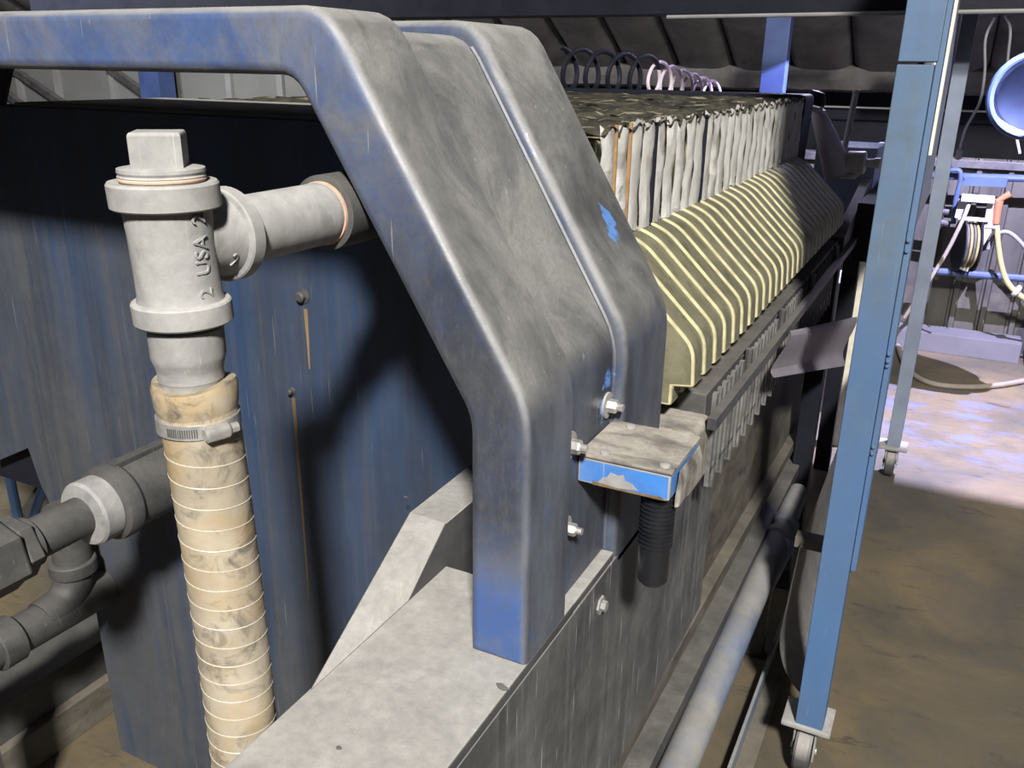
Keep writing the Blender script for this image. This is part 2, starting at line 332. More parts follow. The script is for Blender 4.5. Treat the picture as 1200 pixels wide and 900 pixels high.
def tag(o, label=None, cat=None, group=None, kind=None):
    for k, v in (('label', label), ('category', cat), ('group', group), ('kind', kind)):
        if v: o[k] = v
    return o
def thing(name, loc, label, cat, group=None):
    e = bpy.data.objects.new(name, None); COL.objects.link(e); e.location = loc; e.empty_display_size = .05
    return tag(e, label, cat, group)
BM = bmesh.new
def quick(fn, *a, **k):
    b = BM(); fn(b, *a, **k); return b

# ================================================================== THE HALL
FLX0, FLX1, FLY0, WY = -11., 2.2, -1.2, 5.86
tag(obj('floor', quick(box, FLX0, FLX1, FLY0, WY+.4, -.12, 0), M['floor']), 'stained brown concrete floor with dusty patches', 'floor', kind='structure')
# far wall: lower cladding of ribbed sheets, dark slot, insulation band, sloping ceiling
wall = tag(obj('wall_back', quick(box, FLX0, FLX1, WY+.05, WY+.18, 0, 1.12), M['cladding']), 'dark stained metal wall at the far end', 'wall', kind='structure')
def sheet_mesh(w_, h):
    b = BM(); prof = [(0, 0), (.012, 0), (.02, .022), (.045, .022), (.053, 0), (w_-.004, 0)]
    pts = [(x, -d) for x, d in prof]+[(w_-.004, .012), (0, .012)]
    A = [b.verts.new((x, y, 0)) for x, y in pts]; B = [b.verts.new((x, y, h)) for x, y in pts]
    b.faces.new(A); b.faces.new(B[::-1])
    for i in range(len(pts)): j = (i+1) % len(pts); b.faces.new((A[i], B[i], B[j], A[j]))
    return b
proto = None
for i in range(24):
    x = FLX1-.165*(i+1)
    if proto is None:
        proto = obj('cladding_sheet', sheet_mesh(.165, 1.13), M['cladding'], wall); s = proto
    else:
        s = proto.copy(); COL.objects.link(s)
    s.location = (x, WY+.035, 0)
b = BM(); box(b, -4.2, FLX1, WY+.30, WY+.40, 1.1, 1.5)
tag(obj('wall_recess', b, M['black']), 'dark open slot behind the far wall', 'wall', kind='structure')
b = BM(); tube(b, [(-2.5, WY+.1, 1.39), (FLX1, WY+.1, 1.385)], .006, 6)
tag(obj('trim_1', b, M['grey']), 'thin conduit across the dark slot', 'conduit', kind='structure')
b = BM(); box(b, -2.8, FLX1, WY-.01, WY+.12, 1.075, 1.12)
tag(obj('trim_2', b, M['dark_steel'], bev=.004), 'dark girt along the top of the far cladding', 'girt', kind='structure')
# lumpy insulation band
b = BM(); nx = 90
rows = [(1.475, .05), (1.49, .0), (1.55, -.03), (1.60, -.03), (1.635, .0), (1.65, .06)]
V = []
for z, dy in rows:
    V.append([b.verts.new((-6.5+(FLX1+6.5)*i/nx, WY+dy+.025*noise.noise((i*.35, z*9, 0)), z+.012*noise.noise((i*.5, z*5, 4)))) for i in range(nx+1)])
for A, B in zip(V, V[1:]):
    for i in range(nx): b.faces.new((A[i], A[i+1], B[i+1], B[i]))
V2 = [[b.verts.new((v.co.x, WY+.3, v.co.z)) for v in row] for row in (V[0], V[-1])]
for A, B in ((V2[0], V[0]), (V[-1], V2[1])):
    for i in range(nx): b.faces.new((A[i], A[i+1], B[i+1], B[i]))
tag(obj('trim_3', b, M['insul']), 'sagging grey insulation roll under the eave', 'insulation', kind='structure')
# sloping ceiling with bulging insulation strips between ribs
cl = tag(obj('ceiling', quick(prism, [(WY+.35, 1.50), (WY+.35, 1.60), (1.2, 4.42), (1.2, 4.30)], 'X', FLX0, FLX1), M['insul']), 'dark sloping ceiling', 'ceiling', kind='structure')
sl = math.atan2(2.8, WY+.35-1.2)
def bulge(w_, L):
    b = BM(); n = 8; mm = 14; G = []
    for j in range(mm+1):
        row = []
        for i in range(n+1):
            t = i/n; d = .055*math.sin(PI*t)**.6+.012*noise.noise((t*3, j*.9, 0))
            row.append(b.verts.new((t*w_, -L*j/mm*math.cos(sl)-d*math.sin(sl), L*j/mm*math.sin(sl)-d*math.cos(sl))))
        G.append(row)
    for A, B in zip(G, G[1:]):
        for i in range(n): b.faces.new((A[i], A[i+1], B[i+1], B[i]))
    for e in range(2):
        pass
    return b
pb = None
for i in range(27):
    x = FLX1-.36*(i+1)
    if pb is None: pb = obj('insulation_panel', bulge(.35, 3.2), M['insul'], cl); s = pb
    else: s = pb.copy(); COL.objects.link(s)
    s.location = (x, WY+.02, 1.625)
b = BM(); box(b, -4.6, 1.2, 3.36, 3.5, 1.785, 2.2)
tag(obj('trim_4', b, M['black'], bev=.004), 'black overhead beam crossing above the plate stack', 'beam', kind='structure')
b = BM(); tube(b, [(-1.06, 3.34, 1.775), (1.2, 3.34, 1.788)], .007, 8)
tag(obj('overhead_conduit', b, M['grey']), 'thin pale conduit under the black overhead beam', 'conduit')
# left part of far wall seen over the panel: pale panels, braces
wl = tag(obj('wall_left', quick(box, FLX0, -4.3, WY-.02, WY+.1, 0, 1.62), M['pale_wall']), 'pale grey wall panels seen above the blue head', 'wall', kind='structure')
for x in (-9.6, -9.05, -8.3, -7.75, -7.0, -6.45, -5.6, -5.05, -4.6):
    obj('panel_post', quick(box, x-.03, x+.03, WY-.06, WY-.02, 0, 1.62), M['grey'], wl)
for x0, x1 in ((-9.0, -7.9), (-8.4, -7.2), (-7.0, -5.9)):
    obj('diagonal_brace', quick(obar, (x0, WY-.09, 1.55), (x1, WY-.09, 1.0), .06, .06), M['dark_steel'], wl)
b = BM(); box(b, -6.35, -6.12, WY-.32, WY-.14, 0, 2.0)
tag(obj('blue_column', b, M['col_blue'], bev=.006), 'blue column seen through the gap under the top bar', 'column')
b = BM(); box(b, -.99, -.87, 4.72, 4.80, 0, 2.05)
tag(obj('blue_column', b, M['col_blue'], bev=.006), 'blue column rising behind the far end of the plate stack', 'column')
tag(obj('wall_right', quick(box, FLX1, FLX1+.1, FLY0, WY+.4, 0, 3.5), M['cladding']), 'dark side wall', 'wall', kind='structure')

# far lamp with an unseen housing added to cut its cool pool straight
LX, LY, LZ = .45, 4.30, 2.25
lamp = thing('ceiling_lamp', (LX, LY, LZ-.14), 'unseen housing added around the far lamp to cut its pool of light', 'lamp')
b = BM(); hx, h0, h1 = .30, .040, .20
for x0, x1, y0, y1 in ((-hx-.01, -hx, -h0-.01, h1+.01), (hx, hx+.01, -h0-.01, h1+.01), (-hx, hx, -h0-.01, -h0), (-hx, hx, h1, h1+.01), ):
    box(b, LX+x0, LX+x1, LY+y0, LY+y1, LZ-.14, LZ+.07)
box(b, LX-hx, LX+hx, LY-h0, LY+h1, LZ+.06, LZ+.07)
obj('housing', b, M['black'], lamp)
pl = bpy.data.lights.new('lamp_bulb', 'POINT'); pl.energy = 1250; pl.color = (.66, .63, 1); pl.shadow_soft_size = .004
po = bpy.data.objects.new('lamp_bulb', pl); COL.objects.link(po); po.location = (LX, LY, LZ)

b = BM(); box(b, -.75, -.35, 4.36, 4.44, 2.14, 2.2); tag(obj('fill_lamp_body', b, M['grey'], bev=.01), 'slim box added as a body for the unseen far fill lamp', 'lamp')  # added body for the far violet fill
# ================================================================== PRESS FRAME
ZB, XO, XI = .947, -.356, -.428          # base plate height, outer and inner face of the right leg
XC = -1.2                                # middle of the press
press = thing('filter_press_frame', (XC, 1.1, 0), 'dusty dark blue steel end frame and body of the filter press', 'filter press')
def arch(inset=0, zt=1.655, zleg=ZB, out=True, r=.035):
    if out: h = [(XO-inset, zleg), (XO-inset, 1.268-inset*.3), (-.588-inset*.62, zt-inset)]
    else: h = [(XI, zleg), (XI, 1.245), (-.638, 1.588)]
    full = h+[(2*XC-x, z) for x, z in h[::-1]]
    return fillet(full, r, 4)
def frame_mesh(y0, y1, zleg, big, small):
    b = BM(); ringstrip(b, arch(0, zleg=zleg), arch(out=False, zleg=zleg, r=.02), y0, y1)
    bmesh.ops.recalc_face_normals(b, faces=b.faces[:])
    n = lambda v: v.co
    def is_out(e):
        return all(abs(v.co.y-y0) < 1e-6 for v in e.verts)
    front = [e for e in b.edges if is_out(e) and len(e.link_faces) == 2 and e.calc_face_angle(0) > 1]
    bmesh.ops.bevel(b, geom=front, offset=big, offset_type='OFFSET', segments=4, profile=.5, affect='EDGES', clamp_overlap=True)
    back = [e for e in b.edges if all(abs(v.co.y-y1) < 1e-6 for v in e.verts) and len(e.link_faces) == 2 and e.calc_face_angle(0) > 1]
    bmesh.ops.bevel(b, geom=back, offset=small, offset_type='OFFSET', segments=2, profile=.5, affect='EDGES', clamp_overlap=True)
    finish(b); return b
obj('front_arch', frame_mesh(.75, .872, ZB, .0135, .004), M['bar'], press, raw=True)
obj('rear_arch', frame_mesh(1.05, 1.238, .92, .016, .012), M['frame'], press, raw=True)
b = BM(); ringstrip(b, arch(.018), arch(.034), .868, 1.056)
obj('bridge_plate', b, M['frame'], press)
# weld bead lines on the bridge plate edges
for k, (y, ins) in enumerate(((.874, .017), (1.048, .017))):
    b = BM(); pth = [(x, y, z) for x, z in arch(ins)]; tube(b, pth[:8], .0035, 6); obj('weld_bead', b, M['frame'], press)
# base plate and side plate
b = BM(); box(b, -.552, XO, .30, .90, ZB-.016, ZB+.0004); obj('base_plate', b, M['plate_dust'], press, bev=.003)
b = BM(); box(b, XO-.03, XO, .30, 1.652, .49, ZB-.0165); obj('side_plate', b, M['side'], press, bev=.002)
b = BM(); box(b, XO-.030, XO-.001, .8725, 1.049, ZB-.016, ZB-.002); obj('side_ledge', b, M['plate_dust'], press, bev=.003)
b = BM(); box(b, XO-.026, XO-.012, 1.24, 1.652, ZB-.016, 1.0); obj('side_plate', b, M['side'], press, bev=.002)
# gusset block with a ramped end standing at the left edge of the base plate
zt = 1.010
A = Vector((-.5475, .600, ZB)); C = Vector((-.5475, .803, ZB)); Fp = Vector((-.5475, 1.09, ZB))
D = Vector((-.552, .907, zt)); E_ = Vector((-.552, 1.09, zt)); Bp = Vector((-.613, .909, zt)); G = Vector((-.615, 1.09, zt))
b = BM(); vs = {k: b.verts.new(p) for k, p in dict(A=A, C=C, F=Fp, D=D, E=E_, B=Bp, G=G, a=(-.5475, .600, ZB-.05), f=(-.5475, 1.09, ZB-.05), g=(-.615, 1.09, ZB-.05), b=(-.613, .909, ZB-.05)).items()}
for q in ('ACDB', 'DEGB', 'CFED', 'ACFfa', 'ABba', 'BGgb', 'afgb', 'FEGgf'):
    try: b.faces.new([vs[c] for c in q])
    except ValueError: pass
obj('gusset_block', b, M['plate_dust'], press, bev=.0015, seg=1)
# head panel: the large streaked plate behind the arch
YP = 1.10
pts = [(-.40, .50), (-.40, 1.22), (-.600, 1.518), (-1.90, 1.518), (-1.90, .715), (-1.755, .785), (-1.735, .70), (-1.62, .46), (-1.617, .0), (-.60, 0)]
b = BM(); prism(b, pts, 'Y', YP, YP+.035); obj('head_panel', b, M['panel'], press, bev=.003)
b = BM(); box(b, -1.60, -.62, YP+.002, YP+.36, 1.505, 1.524); obj('panel_top', b, M['plate_dust'], press, bev=.003, seg=2)
b = BM(); box(b, -1.95, -1.70, YP+.036, YP+.07, .66, .775); obj('dark_lip', b, M['black'], press)
M['rust'] = mat_plain('rust_run', (.15, .10, .055), .8, 0, .5, 40, (1, 1, .1))
for u, v0, v1 in ((358, 362, 432), (344, 466, 700)):
    p, q = onY(u, v0, YP), onY(u+8 if v1 > 500 else u+4, v1, YP)
    b = BM(); prism(b, [(p.x-.004, p.z), (p.x+.004, p.z), (p.x+.003, (p.z+q.z)/2), (p.x+.0012, q.z), (p.x-.0012, q.z), (p.x-.002, (p.z+q.z)/2)], 'Y', YP-.0006, YP+.001); obj('rust_streak', b, M['rust'], press)
for u, v, q in ((355, 347, 1), (343, 458, .55)):
    p = onY(u, v, YP); b = BM(); lathe(b, [(.013*q, 0), (.013*q, .003), (.009*q, .004), (.009*q, .011), (.006*q, .013)], (p.x, YP+.001, p.z), (0, -1, 0), 12)
    obj('rivet', b, M['iron_dark'], press)
# body behind: rails, lower hopper, flange, far end frame
def railbox(name, x0, x1, y0, y1, z0, z1, mt, bev=.003):
    return obj(name, quick(box, x0, x1, y0, y1, z0, z1), mt, press, bev=bev)
railbox('side_rail', -.385, -.318, 1.36, 3.55, 1.035, 1.090, M['dark_steel'])
b = BM(); box(b, -.45, -.303, 1.239, 1.352, .95, 1.063); obj('rail_lug', b, M['dirty_top'], press, bev=.014, seg=4)
b = BM(); obar(b, (-.292, 1.30, 1.064), (-.292, 3.75, 1.047), .016, .022); obj('guard_bar', b, M['dark_steel'], press, bev=.002)
for y in (1.62, 1.95, 2.35, 2.8, 3.25):
    b = BM(); obar(b, (-.318, y, 1.045), (-.30, y, 1.045), .03, .012); obar(b, (-.322, y, 1.03), (-.322, y, 1.085), .03, .012)
    tube(b, [(-.306, y, 1.05), (-.306, y, 1.10)], .008, 8); obj('guard_bracket', b, M['dark_steel'], press)
# hopper wall under the stack
b = BM(); hexa(b, [(-.392, 1.652, .40), (-.392, 3.6, .30), (-.42, 3.6, .30), (-.42, 1.652, .40), (-.43, 1.24, .90), (-.43, 3.6, .90), (-.46, 3.6, .90), (-.46, 1.24, .90)])
obj('hopper_wall', b, M['tray'], press)
b = BM(); hexa(b, [(-.365, .9, .44), (-.365, 3.3, .335), (-.41, 3.3, .335), (-.41, .9, .44), (-.365, .9, .49), (-.365, 3.3, .365), (-.41, 3.3, .365), (-.41, .9, .49)])
obj('hopper_flange', b, M['tray'], press, bev=.003)
b = BM(); hexa(b, [(-.335, .7, .36), (-.335, 3.3, .26), (-.40, 3.3, .26), (-.40, .7, .36), (-.335, .7, .40), (-.335, 3.3, .30), (-.40, 3.3, .30), (-.40, .7, .40)])
obj('drip_channel', b, M['dark_steel'], press, bev=.003)
# far head and its braces
b = BM(); prism(b, fillet([(-.50, .9), (-.478, 1.527), (-1.9, 1.527), (-1.9, .9)], .02, 3), 'Y', 3.0, 3.16); obj('far_head', b, M['black'], press, bev=.006)
b = BM(); box(b, -.30, -.24, 3.2, 4.2, .98, 1.18); obj('far_beam', b, M['black'], press, bev=.004)
b = BM(); hexa(b, [(-.335, 2.95, 1.02), (-.335, 4.1, 1.05), (-.30, 4.1, 1.05), (-.30, 2.95, 1.02), (-.335, 2.95, 1.10), (-.335, 4.1, 1.32), (-.30, 4.1, 1.32), (-.30, 2.95, 1.10)])
obj('far_beam', b, M['dark_steel'], press, bev=.004)
for x, y in ((-.33, 3.6), (-.33, 2.9)):
    obj('support_leg', quick(box, x-.03, x+.03, y, y+.06, 0, 1.03), M['black'], press, bev=.004)
# bolts on the side of the head, each with washer
for y, z, r in ((.905, 1.165, .0095), (1.030, 1.175, .0095), (.901, 1.053, .0085)):
    x = XO-.018; b = BM(); lathe(b, [(r*1.9, 0), (r*1.9, .003)], (x, y, z), (1, 0, 0), 20); wsh = obj('washer', b, M['iron'], press)
    b = BM(); lathe(b, [(r, .003), (r, .014), (r*.85, .016)], (x, y, z), (1, 0, 0), 6); lathe(b, [(r*.55, .014), (r*.55, .024)], (x, y, z), (1, 0, 0), 12)
    obj('bolt', b, M['steel'], press)
b = BM(); lathe(b, [(.014, 0), (.014, .003), (.008, .003), (.008, .01)], (XO, .999, .885), (1, 0, 0), 6); obj('bolt', b, M['iron'], press)

# ------------------------------------------------------------------ bracket with black ribbed grip
br = thing('handle_bracket', (-.30, .99, .964), 'small blue steel bracket with caked top and black ribbed grip on the frame', 'bracket')
b = BM(); box(b, XO-.017, -.252, .934, 1.055, 1.104, 1.139); obj('bracket_body', b, [M['blue_bright'], M['iron']], br, bev=.0028, seg=2, mi=1)
b = BM(); prism(b, [(-.345, 1.109), (-.339, 1.117), (-.333, 1.119), (-.329, 1.126), (-.318, 1.124), (-.312, 1.127), (-.309, 1.119), (-.300, 1.117), (-.292, 1.110), (-.318, 1.107)], 'Y', .9334, .936); obj('paint_scuff', b, M['iron'], br)
b = BM(); prism(b, [(-.352, 1.1045), (-.352, 1.110), (-.335, 1.1075), (-.30, 1.107), (-.262, 1.1085), (-.256, 1.1045)], 'Y', .9334, .936); obj('rust_edge', b, M['rust'], br)
b = BM(); box(b, XO-.017, -.250, .932, 1.058, 1.1395, 1.1445); obj('top_plate', b, M['dirty_top'], br, bev=.002)
for x, y in ((-.342, .947), (-.264, .946), (-.342, 1.043)):
    b = BM(); lathe(b, [(.007, 0), (.0065, .0022), (.003, .003)], (x, y, 1.1445), (0, 0, 1), 16); obj('screw', b, M['iron'], br)
b = BM(); pr = [(-.2515, 1.10), (-.2485, 1.138), (-.243, 1.120), (-.2445, 1.088), (-.2515, 1.085)]
prism(b, pr, 'Y', .955, 1.05); obj('end_flap', b, M['dirty_top'], br, bev=.003)
b = BM(); prof = [(.0, 0), (.017, 0), (.0205, -.004)]
prof = [(.0165, -.140), (.0200, -.135)]
prof += [(.0205, -.084)]; z = -.084
while z < -.004: prof += [(.0205, z), (.0226, z+.0014), (.0226, z+.0032), (.0205, z+.0046)]; z += .0062
prof += [(.0205, 0)]
lathe(b, prof, (-.276, .972, 1.104), (0, 0, 1), 32); obj('ribbed_grip', b, M['black_rubber'], br)

# ================================================================== FEED TEE, HOSE
TX, TY, K = -.604, .539, 1.1
tee = thing('pipe_tee', (TX, TY, 1.38), 'galvanised pipe tee with square plug and embossed lettering above the cream hose', 'pipe fitting')
zl, zh, zc = 1.3815, 1.5045, 1.449
def vl(name, prof, mt, parent, z0, seg=48, caps=True, rot=0, bev=0, off=(0, 0)):
    b = BM(); lathe(b, [(r*K, h*K) for r, h in prof], (TX+off[0], TY+off[1], z0), (0, 0, 1), seg, caps, rot); return obj(name, b, mt, parent, bev=bev)
def hl(name, prof, mt, parent, seg=44):
    b = BM(); lathe(b, [(r*K, h*K) for r, h in prof], (TX, TY, zc), (0, 1, 0), seg); return obj(name, b, mt, parent)
LW = (.004, .002)     # the lower end leans a little to the right
b = BM()
prof = [(.030, .001), (.0375, 0), (.0388, .0015), (.0388, .0165), (.0378, .0178), (.0340, .0185), (.0328, .024), (.0326, .040), (.0326, .072), (.0335, .0905), (.0395, .0915), (.0415, .0930), (.0415, .1100), (.0400, .112), (.030, .111)]
lathe(b, [(r*K, h*K) for r, h in prof], (TX, TY, zl), (0, 0, 1), 48)
for v in b.verts:
    t = max(0, (zh-v.co.z)/(zh-zl)); v.co.x += LW[0]*t; v.co.y += LW[1]*t
obj('tee_body', b, M['iron'], tee)
hl('tee_branch', [(.029, .010), (.0300, .022), (.0305, .034), (.0325, .045), (.0345, .0505), (.0382, .0515), (.0395, .0530), (.0395, .0650), (.0383, .0665), (.030, .0665)], M['iron'], tee)
plug = vl('plug_thread', [(.031, -.001), (.0315, .002), (.0325, .004), (.0315, .0055), (.0325, .0075), (.0322, .010), (.024, .0115)], M['iron'], tee, zh)
vl('sealant_line', [(.0321, .0008), (.0326, .002), (.0321, .0032)], M['rust_ring'], plug, zh, caps=False)
vl('square_plug', [(.0268, .010), (.0268, .035), (.0250, .037)], M['iron'], tee, zh, 4, True, math.radians(40), .0012)
hl('nipple', [(.0295, .060), (.0295, .175), (.0300, .178), (.0300, .182), (.0290, .186)], M['iron'], tee)
hl('thread_ring', [(.0308, .186), (.0308, .189)], M['rust_ring'], tee)
hl('coupling', [(.033, .189), (.0365, .190), (.0365, .262), (.035, .265), (.0300, .266), (.0300, (YP-TY)/K)], M['iron_dark'], tee)
vl('hose_adapter', [(.0255, -.075), (.0255, -.050), (.0266, -.048), (.0264, -.043), (.0270, -.038), (.0290, -.032), (.0300, -.028), (.0300, -.005), (.0275, -.004), (.0275, .002)], M['iron'], tee, zl, 40, off=LW)
vl('seal_ring', [(.0290, -.002), (.0298, -.0005), (.029, .001)], M['iron_dark'], tee, zl, 40, off=LW)
def emboss(txt, size, pos, R, axis_o, ax, up, parent, dz=.0015):
    c = bpy.data.curves.new('lettering', 'FONT'); c.body = txt; c.size = size; c.extrude = dz; c.align_x = 'CENTER'; c.align_y = 'CENTER'; c.resolution_u = 3
    t = bpy.data.objects.new('lettering', c); COL.objects.link(t); bpy.context.view_layer.update()
    me = bpy.data.meshes.new_from_object(t.evaluated_get(bpy.context.evaluated_depsgraph_get())); bpy.data.objects.remove(t, do_unlink=True); bpy.data.curves.remove(c)
    d, u, v = ax, up, ax.cross(up)
    for q in me.vertices:
        along, tang, h = q.co.x+pos[0], q.co.y, q.co.z
        a = pos[1]-tang/R
        q.co = axis_o+d*along+(u*math.cos(a)+v*math.sin(a))*(R+h)
    me.materials.append(M['iron']); o = bpy.data.objects.new('lettering', me); COL.objects.link(o); adopt(o, parent); return o
Zv = Vector((0, 0, 1)); o0 = Vector((TX+.002, TY+.001, 0))
for txt, s_, z in (('2', .0185, 1.476), ('USA', .0190, 1.445), ('2', .0185, 1.412)):
    emboss(txt, s_, (z, math.radians(-4)), (.0327 if txt == 'USA' else .0332)*K, o0, Zv, Vector((1, 0, 0)), tee)
emboss('2', .0175, (.040*K, math.radians(30)), .0312*K, Vector((TX, TY, zc)), Vector((0, 1, 0)), Vector((1, 0, 0)), tee)

hose = thing('suction_hose', (TX, TY, .3), 'cream spiral-ribbed suction hose with dark stains and steel clamp', 'hose')
zt_ = zl-.060*K; HX, HY = TX+LW[0]+.002, TY+LW[1]+.001; HR = .0325*K
path = [(HX, HY, zt_), (HX+.004, HY+.002, 1.2), (HX+.006, HY+.004, 1.05), (HX+.004, HY+.006, .9), (HX-.004, HY+.014, .7), (HX-.02, HY+.03, .4)]
P = bez(path, 14)
b = BM(); tube(b, P, HR, 40); obj('hose_wall', b, M['hose'], hose)
tot = sum((P[i+1]-P[i]).length for i in range(len(P)-1)); n = 1300; pitch = .0200*K; hp = []
def at_len(s):
    for i in range(len(P)-1):
        l = (P[i+1]-P[i]).length
        if s <= l: return P[i].lerp(P[i+1], s/l)
        s -= l
    return P[-1]
for k in range(n):
    s_ = .040*K+(tot-.05)*k/n; c = at_len(s_); a = 2*PI*s_/pitch
    hp.append(c+Vector((math.cos(a), math.sin(a), 0))*(HR-.0004))
obj('spiral_rib', quick(tube, hp, .0010, 6), M['hose_rib'], hose)
b = BM(); lathe(b, [(.0265*K, .008), (.0335*K, .009), (.0350*K, .004), (.0342*K, -.012), (.0328*K, -.018)], (HX, HY, zt_), (0, 0, 1), 40)
for v in b.verts:
    if v.co.z > zt_: v.co.z += .003*math.sin(2*math.atan2(v.co.y-HY, v.co.x-HX)+1)
obj('cuff', b, M['hose'], hose)
zb_ = zt_-.026*K
band = obj('clamp_band', quick(lathe, [(.0334*K, -.0075), (.0345*K, -.0068), (.0345*K, .0068), (.0334*K, .0075)], (HX, HY, zb_), (0, 0, 1), 40), M['steel'], hose)
ac = math.atan2(.10, .99)
cdir = Vector((math.cos(ac-.45), math.sin(ac-.45), 0)); ct = Vector((-cdir.y, cdir.x, 0)); cc = Vector((HX, HY, zb_))+cdir*.0415
b = BM(); lathe(b, [(.0055, -.014), (.0078, -.012), (.0078, .008), (.0065, .010), (.0048, .010), (.0048, .018)], cc, ct, 14); obj('screw_housing', b, M['steel'], band)
for k in range(14):
    a = ac-.92-k*.055; q = Vector((HX+math.cos(a)*.0380, HY+math.sin(a)*.0380, zb_)); t_ = Vector((-math.sin(a), math.cos(a), 0)); o_ = Vector((math.cos(a), math.sin(a), 0))
    b = BM(); hexa(b, [q+t_*q_*.0005+o_*h+Vector((0, 0, zz)) for zz in (-.004, .004) for q_, h in ((-1, 0), (1, 0), (1, .0006), (-1, .0006))]); obj('band_slot', b, M['iron_dark'], band)

# ================================================================== LOWER LEFT PIPES
lp = thing('drain_pipe', (-1.2, .95, .85), 'dusty dark iron pipe with big collar and hex union left of the cream hose', 'pipe')
PX, PZ, J = -1.2, .894, 1.2
def lt(name, prof, mt, seg=36, rot=0, bev=0): return obj(name, quick(lathe, [(r*J, h*J) for r, h in prof], (PX, 0, PZ), (0, 1, 0), seg, True, rot), mt, lp, bev=bev)
lt('pipe', [(.028, .585), (.028, .742)], M['iron_dark'])
lt('pipe', [(.036, .83), (.036, YP/J)], M['iron_dark'])
lt('union_nut', [(.047, .520), (.050, .524), (.050, .572), (.047, .576)], M['iron_dark'], 6, .3, .0015)
lt('union_seat', [(.030, .500), (.034, .505), (.034, .522)], M['iron'])
lt('hex_bushing', [(.040, .577), (.043, .580), (.043, .596), (.040, .599)], M['iron_dark'], 6, .1, .001)
lt('bushing', [(.034, .599), (.034, .606), (.030, .608)], M['iron_dark'])
lt('collar', [(.030, .683), (.044, .686), (.047, .690), (.047, .716), (.044, .720)], M['iron'])
lt('flange_ring', [(.044, .716), (.054, .722), (.056, .728), (.056, .742), (.052, .748)], M['iron_dark'])
lt('collar_sleeve', [(.050, .745), (.051, .760), (.052, .80), (.053, .845), (.050, .856), (.040, .860)], M['iron_dark'])
b = BM(); box(b, PX-.006, PX+.014, .886, .996, PZ+.057, PZ+.070); obj('clamp_lug', b, M['iron_dark'], lp, bev=.003)

ep = thing('elbow_pipe', (-1.564, 1.0, .2), 'low shaded pipe with elbow below the drain pipe', 'pipe')
b = BM(); tube(b, [(-1.564, .62, .50), (-1.564, 1.098, .488)], .041, 24); obj('pipe', b, M['iron_dark'], ep)
b = BM(); tube(b, bez([(-1.564, .94, .50), (-1.564, 1.0, .513), (-1.564, 1.030, .57), (-1.564, 1.030, .72)], 6), .039, 24); obj('elbow', b, M['iron_dark'], ep)
b = BM(); lathe(b, [(.046, 0), (.048, .003), (.048, .028), (.046, .031)], (-1.564, 1.030, .565), (0, 0, 1), 24); obj('elbow_band', b, M['iron_dark'], ep)
b = BM(); lathe(b, [(.046, 0), (.05, .003), (.05, .046), (.046, .05)], (-1.564, .83, .495), (0, 1, 0), 24); obj('coupling', b, M['iron_dark'], ep)
obj('pipe_support', quick(box, -1.59, -1.54, .74, .79, 0, .46), M['dark_steel'], ep)

sk = thing('skid_beam', (-1.85, 1.5, 0), 'dusty grey skid beam on the floor left of the head panel', 'beam')
b = BM(); box(b, -2.05, -1.77, .2, 3.4, .10, .2); obj('beam', b, M['iron_dark'], sk, bev=.004)
b = BM(); box(b, -2.1, -1.745, .2, 3.4, 0, .10); obj('lower_plate', b, M['tray'], sk, bev=.004)
# slatted stack and blue frame glimpsed through the gap at the left
ss = thing('slatted_crate', (-3.2, 2.1, 0), 'grey slatted crate glimpsed left of the head panel', 'crate')
for k in range(8):
    obj('slat', quick(box, -3.75, -2.75, 1.95, 2.3, .015+k*.05, .042+k*.05), M['grey'], ss)
for x in (-3.7, -3.25, -2.8): obj('corner_post', quick(box, x-.03, x+.03, 2.0, 2.28, 0, .415), M['dark_steel'], ss)
bf = thing('blue_handrail', (-3.0, 1.75, 0), 'bright blue bent tube in front of the slatted crate', 'handrail')
p1, p2, p3, p4 = onY(8, 600, 1.72), onY(10, 552, 1.72), onY(47, 565, 1.72), onY(30, 545, 1.72)
obj('tube', quick(tube, [(p2.x, 1.72, 0), (p2.x, 1.72, p2.z), (p3.x, 1.72, p3.z)], .018, 10), M['post'], bf)
obj('tube', quick(tube, [(p2.x+.02, 1.76, .0), (p4.x+.05, 1.80, p4.z+.02)], .016, 10), M['post'], bf)

# ================================================================== FILTER PLATES
NPL, PY0, PITCH = 27, 1.262, .0655
prof = [(-.525, 1.49), (-.525, 1.345), (-.49, 1.338)]+fillet([(-.49, 1.338), (-.455, 1.325), (-.322, 1.197), (-.318, 1.132)], .022, 4)[1:]+[(-.352, 1.128), (-.352, 1.095), (-.385, 1.095), (-.40, 1.02), (-.40, .93), (-1.64, .93), (-1.64, 1.50)]
def plate_mesh(th):
    b = BM(); prism(b, prof, 'Y', -th/2, th/2); finish(b, .0046, 2, ang=50, mi=1); return b
pb_ = plate_mesh(.046); pme = bpy.data.meshes.new('plate_body'); pb_.to_mesh(pme); pb_.free(); pme.materials.append(M['plate']); pme.materials.append(M['plate_edge'])
def cloth_mesh(seed):
    b = BM(); nz, ny = 14, 6; G = []
    wv = .0300
    for i in range(nz+1):
        z = 1.336+(1.518-1.336)*i/nz; row = []
        for j in range(ny+1):
            t = j/ny*2-1
            y = t*wv*(.96+.04*noise.noise((i*.18, seed*3.1, t)))+.0012*noise.noise((i*.22, seed*7.7, 0))
            x = -.484-.006*t*t+.0035*noise.noise((i*.4, j*.7, seed*5.3))+.0012*math.sin(i*.6+seed)
            zz = z+(.012*noise.noise((j*.9, seed*2.3, 1)) if i in (0, nz) else 0)
            row.append(b.verts.new((x, y, zz)))
        G.append(row)
    for A, B in zip(G, G[1:]):
        for j in range(ny): b.faces.new((A[j], A[j+1], B[j+1], B[j]))
    r = bmesh.ops.solidify(b, geom=b.faces[:], thickness=.004)
    return b
